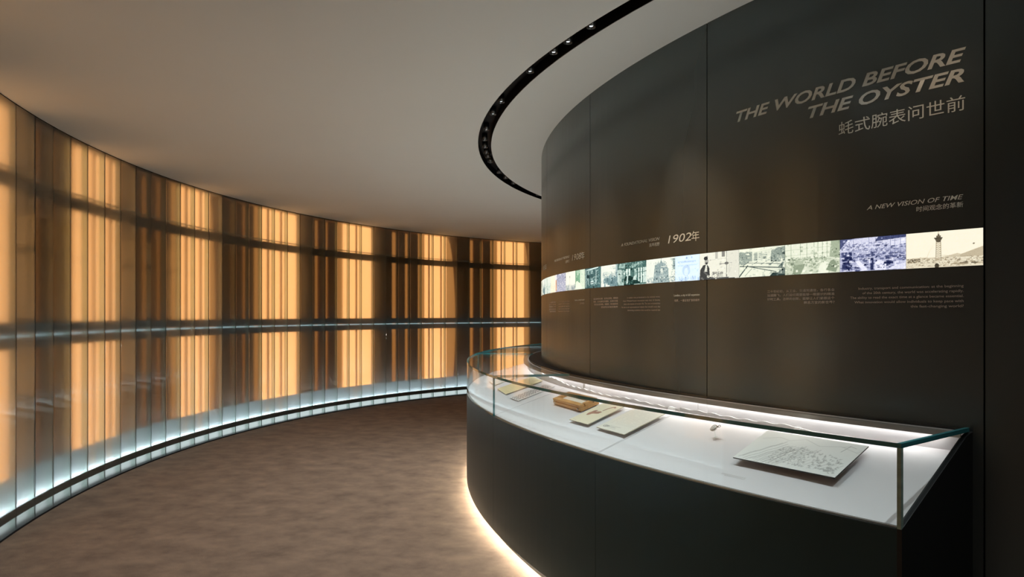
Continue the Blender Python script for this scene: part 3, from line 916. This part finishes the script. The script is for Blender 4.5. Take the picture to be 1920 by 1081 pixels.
# torn-edge white relief strip along the foot of the back panel
V, F = [], []
ths = lin(ang((1.28, 2.86)), ang((.20, 5.4)), 160)
for k, th in enumerate(ths):
    q = k / 160.0
    hh = .006 + .010 * (0.5 + 0.5 * math.sin(q * 34)) * (0.4 + .6 * q) + .006 * math.sin(q * 91) ** 2 + .045 * max(0, q - .62) / .38
    if k < 6: hh *= k / 6
    zb = deck_z(.975)
    for s, z in ((.955, zb - .006), (.955, zb + hh), (.975, zb + hh), (.975, zb - .002)):
        x, y = cpos(th, s); V.append((x, y, z))
for k in range(160):
    for j in range(4): F.append((4 * k + j, 4 * k + (j + 1) % 4, 4 * k + 4 + (j + 1) % 4, 4 * k + 4 + j))
F += [(0, 1, 2, 3), (640, 643, 642, 641)]
o = fix(mesh('relief_strip', V, F, case, M['white'])); o['label'] = 'low white strip with a wavy skyline edge'

# glass hood
def glass_sheet(name, prof, ths, emask, endmat=1):
    return ring_block(name, prof, ths, cpos, case, [M['glass'], M['edge']], emask + [endmat])
t = .021
gs = [(TH_F, TH_S1)]
q = TH_S1
while q - 2 * st > TH_END: gs.append((q, q - 2 * st)); q -= 2 * st
for a, b in gs:
    e = .0006
    # front sheet: outer face, top, inner face, bottom
    glass_sheet('front_glass', [(0, ZB), (0, ZT - .0155), (t, ZT - .0155), (t, ZB)], lin(a - (0 if a == TH_F else e), b + e, 30), [0, 1, 0, 0])
    glass_sheet('top_glass', [(0, ZT - .015), (0, ZT), (1.0, ZT), (1.0, ZT - .015)], lin(a - (0 if a == TH_F else e), b + e, 30), [1, 0, 0, 0])
# end sheet
P0 = cpos(TH_F, 0); P1 = cpos(TH_F, 1.0)
ex, ey = P1[0] - P0[0], P1[1] - P0[1]; el = math.hypot(ex, ey); nx, ny = ey / el, -ex / el
def endq(s, off, z): return (P0[0] + ex * s + nx * off, P0[1] + ey * s + ny * off, z)
zE = lambda s: ZB + (1.086 - ZB) * s
V = [endq(.0, .001, ZB), endq(.998, .001, 1.085), endq(.998, .001, 1.086), endq(0, .001, 1.086),
     endq(.0, .012, ZB), endq(.998, .012, 1.085), endq(.998, .012, 1.086), endq(0, .012, 1.086)]
fix(mesh('end_glass', V, [(0, 1, 2, 3), (4, 5, 6, 7), (0, 1, 5, 4), (1, 2, 6, 5), (2, 3, 7, 6), (3, 0, 4, 7)], case, [M['glass'], M['edge'], M['black']], mi=[0, 0, 2, 1, 1, 1]))
# top glass overhang above end sheet
V = [endq(0, .0005, ZT - .015), endq(1, .0005, ZT - .015), endq(1, .012, ZT - .015), endq(0, .012, ZT - .015),
     endq(0, .0005, ZT), endq(1, .0005, ZT), endq(1, .012, ZT), endq(0, .012, ZT)]
fix(mesh('top_glass_edge', V, [(0, 1, 2, 3), (4, 5, 6, 7), (0, 1, 5, 4), (1, 2, 6, 5), (2, 3, 7, 6), (3, 0, 4, 7)], case, M['edge']))
# polished vertical arris where front and end sheets are bonded
pr = [(-.003, .0), (.012, .0), (.012, .0125), (-.003, .0125)]
def cq(s, off, z): return (P0[0] + ex / el * s + nx * off, P0[1] + ey / el * s + ny * off, z)
V = [cq(a_, b_ + .0002, ZB) for a_, b_ in pr] + [cq(a_, b_ + .0002, ZT - .015) for a_, b_ in pr]
fix(mesh('glass_corner', V, [(0, 1, 2, 3), (4, 5, 6, 7)] + [(j, (j + 1) % 4, 4 + (j + 1) % 4, 4 + j) for j in range(4)], case, M['pale_edge']))
# dark end panel of the plinth, sloping up to the wall
wend = from_k(ang(P1), WC, WR)
def wq(off, z): 
    return (wend[0] + nx * off + .0, wend[1] + ny * off, z)
s_w = ((wend[0] - P0[0]) * ex + (wend[1] - P0[1]) * ey) / el / el + .03
pr = [(0, .075), (0, ZB), (.94, 1.069), (s_w, 1.085), (s_w, .0), (.12, .0), (.12, .075)]
V = [endq(s, -.004, z) for s, z in pr] + [endq(s, .014, z) for s, z in pr]
n7 = len(pr)
fix(mesh('plinth_end_panel', V, [tuple(range(n7)), tuple(range(n7, 2 * n7))] + [(j, (j + 1) % n7, n7 + (j + 1) % n7, n7 + j) for j in range(n7)], case, M['ledge']))
# dark ledge between the hood and the wall
ring_block('rear_ledge', [(1.004, 1.085), (1.004, 1.092), (1.25, 1.092), (1.25, 1.085)], lin(TH_F - .002, TH_END, 100),
           lambda th, s: cpos(th, s) if s < 1.1 else from_k(th, WC, WR + .0005), case, M['black'])
# divider fin between the white backs and steel clip
def at_case(th, s, z): x, y = cpos(th, s); return Vector((x, y, z))
me = box_mesh('glass_clip', .018, .03, .012, .002); o = link('glass_clip', me, case, M['steel']); o.location = at_case(ang((.40, 4.62)), .97, 1.070); o.rotation_euler = (0, 0, TH_S1)
ring_block('back_divider', [(.975, 1.0), (.975, 1.068), (.984, 1.068), (.984, 1.0)], lin(bj - .0016, bj + .0016, 2), cpos, case, M['grey'])

# ------------------------------------------------------------------ exhibits on the deck
def frame_at(A, B, C):
    """A front-left, B front-right, C back-right, plan corners: returns origin, axes, w, d"""
    A, B, C = Vector(A), Vector(B), Vector(C)
    u = (B - A); v = (C - B)
    wd = u.length; u.normalize(); v = v - u * v.dot(u); dp = v.length; v.normalize()
    c = (A + B) / 2 + v * dp / 2
    return c, u, v, wd, dp
def slope_root(name, A, B, C, lift, label, cat, group=None, w_=None, d_=None):
    c, u, v, wd, dp = frame_at(A, B, C)
    if d_:
        c = c + v * (d_ - dp) / 2; dp = d_
    if w_: wd = w_
    # depth fraction of the centre on the deck
    th = ang((c.x, c.y)); o_ = cpos(th, 0); i_ = cpos(th, 1)
    s = math.hypot(c.x - o_[0], c.y - o_[1]) / math.hypot(i_[0] - o_[0], i_[1] - o_[1])
    z = deck_z(s)
    sl = math.atan((ZD - ZB) / math.hypot(i_[0] - o_[0], i_[1] - o_[1]))
    X = Vector((u.x, u.y, 0)); Y = Vector((v.x * math.cos(sl), v.y * math.cos(sl), math.sin(sl))); Zv = X.cross(Y)
    r = empty(name)
    r.matrix_world = Matrix(((X.x, Y.x, Zv.x, c.x), (X.y, Y.y, Zv.y, c.y), (X.z, Y.z, Zv.z, z), (0, 0, 0, 1)))
    tag(r, label, cat, group)
    return r, wd, dp / math.cos(sl)
def board(A, B, C, lift, rgb, label, cat='exhibit', name='exhibit_board', thick=.004, edge='dark_edge', **kw):
    r, wd, dp = slope_root(name, A, B, C, lift, label, cat, 'boards and papers laid out in the display case', **kw)
    me = box_mesh('board', wd, dp, thick, .0006, z0=lift - thick); link('board', me, r, M[edge])
    def pos(fx, fy): return ((fx - .5) * wd, (fy - .5) * dp, np.full_like(fx, lift + .0004))
    print_mesh('print', rgb, pos, VC, r)
    if lift > .012:
        me = box_mesh('riser', wd * .45, dp * .4, lift - thick, .001); link('riser', me, r, M['clear'])
    return r

def pic_map():
    p = Pic(230, 130, 1.0); r_ = p.r
    for k in range(14):
        x = .04 + .03 * k; y = .35 + .04 * math.sin(k * 1.7) - .02 * k * .3
        pts = [(x, max(.03, y - .28))]
        for q in range(8): pts.append((pts[-1][0] + .03, pts[-1][1] + .075 + .03 * math.sin(q * 1.9 + k)))
        for a, b in zip(pts, pts[1:]): p.line(a[0], a[1], b[0], b[1], .004, .45)
    for k in range(210):
        x, y = r_.uniform(.3, .95), r_.uniform(.1, .62); y *= .6 + .4 * math.sin(x * 3); a = r_.uniform(.008, .02)
        p.line(x, y, x + a, y + r_.uniform(-.01, .03), .004, .4); p.line(x, y, x, y + .035, .003, .5)
    for k in range(10): x = .35 + k * .06; p.line(x, .1 + .02 * (k % 3), x + .08, .34, .003, .55)
    p.line(.36, .05, .45, .55, .005, .3); p.line(.30, .02, .42, .5, .004, .45)
    for k in range(9): p.ell(.88 + .02 * math.cos(k), .16 + .06 * math.sin(k * 2), .012, .018, .6)
    for a, b in zip([(.05, .72), (.2, .84), (.32, .78), (.45, .9), (.62, .76), (.8, .85), (.97, .74)], [(.2, .84), (.32, .78), (.45, .9), (.62, .76), (.8, .85), (.97, .74), (.99, .8)]): p.line(*a, *b, .003, .62)
    p.line(.84, .70, .87, .9, .005, .5); p.line(.87, .9, .82, .84, .004, .55); p.line(.87, .9, .93, .86, .004, .55)
    return p.rgb((.42, .42, .41), (.975, .97, .96))
def pic_letter():
    p = Pic(150, 150, .97)
    p.ring(.17, .12, .06, .03, .25, .45); p.ring(.22, .13, .05, .025, .3, .5); p.line(.3, .12, .52, .12, .005, .5); p.line(.28, .16, .62, .17, .004, .6); p.line(.3, .08, .6, .07, .003, .7)
    for k in range(14):
        x = .12; y = .27 + k * .045
        while x < .9: 
            a = p.r.uniform(.02, .07); 
            if p.r.rand() < .8: p.line(x, y, x + a, y + .004, .003, .78)
            x += a + .015
    p.line(.4, .93, .7, .95, .006, .7)
    return p.rgb((.35, .33, .32), (.95, .92, .87))
def pic_moustache():
    p = Pic(120, 150, .97)
    p.ell(.36, .50, .13, .09, .35); p.ell(.30, .42, .09, .10, .45); p.poly([(.3, .4), (.62, .46), (.64, .56), (.42, .58)], .4); p.poly([(.36, .52), (.66, .60), (.7, .64), (.4, .60)], .96)
    pts = [(.58, .62), (.60, .72), (.66, .80), (.74, .84), (.80, .82)]
    for a, b in zip(pts, pts[1:]): p.line(*a, *b, .022, .4)
    p.line(.12, .06, .3, .05, .005, .75)
    return p.rgb((.38, .20, .13), (.96, .92, .81), (.74, .56, .47))
def pic_pattern():
    p = Pic(110, 140, .95)
    for k in range(11):
        y = .06 + k * .085
        for j in range(3): p.ring(.26 + .24 * j + .08 * (k % 2), y, .09, .035, .3, .45)
        p.line(.14, y, .85, y + .02, .006, .6)
    p.rect(0, 0, .1, 1, .95); p.rect(.9, 0, 1, 1, .95)
    return p.rgb((.30, .24, .24), (.93, .91, .90))
def pic_cream():
    p = Pic(110, 110, .95)
    for k in range(10): p.line(.12, .12 + k * .08, .85, .13 + k * .08, .003, .78)
    p.clutter(.2, .3, .8, .8, 40, .1, .02, .7, .9, .4)
    return p.rgb((.5, .36, .14), (.95, .88, .70))
def pic_pink():
    p = Pic(80, 60, .95); p.clutter(.1, .1, .9, .9, 30, .3, .04, .75, .95, .5); return p.rgb((.5, .4, .36), (.94, .89, .85))

board((.912, 2.755), (1.163, 2.409), (1.382, 2.522), .030, pic_map(), 'large white board engraved with a fine line drawing of a town, in the nearest bay', 'board', thick=.005)
board((.45, 3.543), (.559, 3.321), (.814, 3.393), .018, pic_letter(), 'pale letter sheet with small printed emblem and faint lines, beside the deck joint', 'document', 'document_board', edge='paper')
board((.328, 3.793), (.413, 3.62), (.676, 3.652), .018, pic_moustache(), 'cream sheet with two curved brown shapes, between wooden frame and letter', 'document', 'document_board', edge='paper')
board((-.015, 4.816), (.044, 4.63), (.271, 4.546), .008, pic_pattern(), 'narrow white card with rows of dark ornamental pattern, just behind the pane joint', 'document', 'document_board', edge='white', d_=.27)
board((-.115, 5.363), (-.044, 4.989), (.251, 4.946), .008, pic_cream(), 'yellowed cream sheet with faint ruled lines, behind the patterned card', 'document', 'document_board', edge='paper')
board((-.19, 5.95), (-.150, 5.64), (-.02, 5.62), .008, pic_pink(), 'pinkish white sheet lying farthest along the case', 'document', 'document_board', edge='paper', d_=.24)

# wooden framed tray
r, wd, dp = slope_root('wooden_frame', (.265, 4.25), (.405, 3.90), (.53, 3.95), .0, 'honey oak framed tray holding a white card, beside the cream sheets', 'frame', w_=.37, d_=.12)
fw, fh = .034, .034
bm = bmesh.new()
def fbox(bm, x0, x1, y0, y1, z0, z1):
    g = bmesh.ops.create_cube(bm, size=1)
    for v in g['verts']: v.co = Vector(((x0 + x1) / 2 + v.co.x * (x1 - x0), (y0 + y1) / 2 + v.co.y * (y1 - y0), (z0 + z1) / 2 + v.co.z * (z1 - z0)))
    return g
for nm, bx in (('frame_rail', (-wd / 2, wd / 2, -dp / 2, -dp / 2 + fw)), ('frame_rail', (-wd / 2, wd / 2, dp / 2 - fw, dp / 2)),
               ('frame_stile', (-wd / 2, -wd / 2 + fw, -dp / 2 + fw, dp / 2 - fw)), ('frame_stile', (wd / 2 - fw, wd / 2, -dp / 2 + fw, dp / 2 - fw))):
    b2 = bmesh.new(); fbox(b2, *bx, .004, .024); fbox(b2, bx[0] + .002, bx[1] - .002, bx[2] + .002, bx[3] - .002, .0255, .0255 + .016)
    fbox(b2, bx[0] + .003, bx[1] - .003, bx[2] + .003, bx[3] - .003, .023, .026)
    bmesh.ops.bevel(b2, geom=list(b2.edges), offset=.001, segments=1, affect='EDGES')
    bm_obj(nm, b2, r, M['wood'], False)
me = box_mesh('tray_bottom', wd - .01, dp - .01, .02, .0, z0=.004); link('tray_bottom', me, r, M['paper'])
print_mesh('card', pic_letter(), lambda fx, fy: ((fx - .5) * (wd - 2 * fw - .01), (fy - .5) * (dp - 2 * fw - .01), np.full_like(fx, .0265)), VC, r)
for sx in (-1, 1):
    b2 = bmesh.new(); cyl_bm(b2, .006, .006, 0, .004, 12, Matrix.Translation((sx * wd * .42, -dp / 2 - .003, .018)) @ Matrix.Rotation(R(90), 4, 'X')); bm_obj('brass_pin', b2, r, M['silver'])
bm.free()

# pocket watch on its clear stand
r, _, _ = slope_root('pocket_watch', (.89, 3.05), (.93, 3.0), (.95, 3.02), 0, 'tiny silver pocket watch raised on a clear stand, alone on the white deck', 'watch')
tilt = Matrix.Translation((0, 0, .048)) @ Matrix.Rotation(R(22), 4, 'X') @ Matrix.Rotation(R(-16), 4, 'Y')
bm = bmesh.new()
prof = [(0, -.007), (.010, -.0065), (.016, -.004), (.0185, 0), (.018, .003), (.0165, .0045), (.0155, .004), (.0155, .003)]
rg = []
for q in range(32):
    a = 2 * math.pi * q / 32; rg.append([bm.verts.new(tilt @ Vector((r_ * math.cos(a), r_ * math.sin(a), z_))) for r_, z_ in prof])
for q in range(32):
    for k in range(len(prof) - 1): bm.faces.new((rg[q][k], rg[(q + 1) % 32][k], rg[(q + 1) % 32][k + 1], rg[q][k + 1]))
bmesh.ops.remove_doubles(bm, verts=bm.verts, dist=1e-5)
bm_obj('watch_case', bm, r, M['silver'])
bm = bmesh.new(); cyl_bm(bm, .0155, .0155, .0025, .0032, 32, tilt); bm_obj('dial', bm, r, M['white'])
bm = bmesh.new()
for a, l_ in ((1.2, .011), (2.9, .008)):
    d = Matrix.Rotation(a, 4, 'Z'); g = bmesh.ops.create_cube(bm, size=1)
    for v in g['verts']: v.co = tilt @ (d @ Vector(((v.co.x + .5) * l_, v.co.y * .0008, .0038 + v.co.z * .0004)))
bm_obj('hands', bm, r, M['dark_metal'], False)
bm = bmesh.new(); cyl_bm(bm, .0035, .003, 0, .006, 12, tilt @ Matrix.Translation((.018, .006, 0)) @ Matrix.Rotation(R(90), 4, 'Y')); bm_obj('crown', bm, r, M['dark_metal'])
bm = bmesh.new(); torus_bm(bm, .0058, .0011, 20, 6, tilt @ Matrix.Translation((.0285, .009, 0)) @ Matrix.Rotation(R(20), 4, 'Y')); bm_obj('bow', bm, r, M['dark_metal'])
bm = bmesh.new(); cyl_bm(bm, .003, .003, .002, .041, 10); cyl_bm(bm, .010, .010, 0, .002, 20); bm_obj('stand', bm, r, M['clear'])
# caption printed on the deck
for nm, A, lab in (('deck_caption', (.845, 2.66), 'short grey caption lines printed on the white deck near its front edge'),):
    r, _, _ = slope_root(nm, (.80, 2.73), (.92, 2.57), (.95, 2.60), 0, lab, 'caption')
    bm = bmesh.new()
    for k in range(3):
        x = -.055 + (.0 if k < 2 else .02)
        while x < .055:
            a = rnd.uniform(.004, .010); fbox(bm, x, x + a, -.008 + .006 * (2 - k), -.0068 + .006 * (2 - k), .0003, .0005); x += a + .002
    bm_obj('caption_line', bm, r, M['letter_dim'], False)
# two white caption cards far along the case
for k, (x, y) in enumerate(((.005, 6.18), (.055, 6.34))):
    r, _, _ = slope_root('caption_card', (x - .0, y + .02), (x, y - .02), (x + .03, y), 0, ['small white caption card standing on the far deck, nearer one', 'small white caption card standing on the far deck, farther one'][k], 'card')
    me = box_mesh('card', .05, .003, .035, .0005); link('card', me, r, M['white'])
    me = box_mesh('foot', .05, .02, .003, .0005); link('foot', me, r, M['clear'])

# lamps inside the spotlights, aimed at the case deck and the title wall
for p in near[1:] + spots[:14]:
    x, y = channel_mid(p)
    th = ang((x, y)); tx, ty = cpos(min(th, TH_F - .03), .55)
    spot_lamp((x, y), (tx, ty, .93), SPOT_W, 40)
# wide fill lamps added at the channel to brighten carpet and ceiling
for k, p in enumerate(near + spots):
    if k % 2: continue
    x, y = channel_mid(p)
    a = ang((x, y), TO); d = (math.cos(a), math.sin(a))
    spot_lamp((x, y), (x + d[0] * 1.7, y + d[1] * 1.7, 0), FLOOR_FILL_W, 105, 1.0, (.90, .98, 1))
# fill lamps added inside the hood to brighten the ceiling through the glass
for k in range(11):
    th = TH_F - .10 - k * .125
    a_ = cpos(th, .84); o_ = cpos(th, 0)
    l = bpy.data.lights.new('ceiling_fill', 'SPOT'); l.energy = UP_FILL_W; l.spot_size = R(135); l.spot_blend = .8; l.shadow_soft_size = .02; l.color = (1, .97, .90)
    o = bpy.data.objects.new('ceiling_fill', l); COL.objects.link(o); o.location = (a_[0], a_[1], 1.045)
    d_ = Vector((o_[0] - a_[0], o_[1] - a_[1], 0)).normalized() * .75 + Vector((0, 0, 1))
    o.rotation_euler = d_.to_track_quat('-Z', 'Y').to_euler()
# one spotlight washes the Chinese heading
x, y = channel_mid(near[0]); tw = wpos(uth(-.33), 0)
spot_lamp((x, y), (tw[0], tw[1], 2.26), 5.0, 15, 1.0)
# warm fill lamps added at the channel to brighten the inner wall
for u_, z_, wt, p in ((-1.25, 1.75, 60, spots[0]), (-2.2, 1.7, 30, spots[3]), (-3.2, 1.75, 26, spots[4]), (-.5, 1.7, 14, near[2])):
    x, y = channel_mid(p); tw = wpos(uth(u_), 0)
    spot_lamp((x, y), (tw[0], tw[1], z_), wt * .95, 38, 1.0, (1, .68, .47))

# ------------------------------------------------------------------ plain closing walls out of view
def plain(name, pts, m, label, h=H):
    V, F = [], []
    for x, y in pts: V += [(x, y, 0), (x, y, h)]
    for k in range(len(pts) - 1): F.append((2 * k, 2 * k + 2, 2 * k + 3, 2 * k + 1))
    o = mesh(name, V, F, None, m); tag(o, label, kind='structure'); return o
pE = gpos(SEAM[0] + .001, 0)
plain('wall_back', [pE, (-.98, -.3), (.2, -2.2), (3.2, -2.2)], M['timber'], 'plain brown wall behind the viewpoint')
we = wpos(uth(4.76), 0)
plain('wall_front', [(3.2, -2.2), (6.8, -.9), we], M['rail'], 'plain dark wall closing the corridor')
gE = gpos(SEAM[-1], 0); w0 = wpos(uth(-9.6), 0)
plain('wall_far', [gE, w0], M['rail'], 'plain dark wall closing the far end')
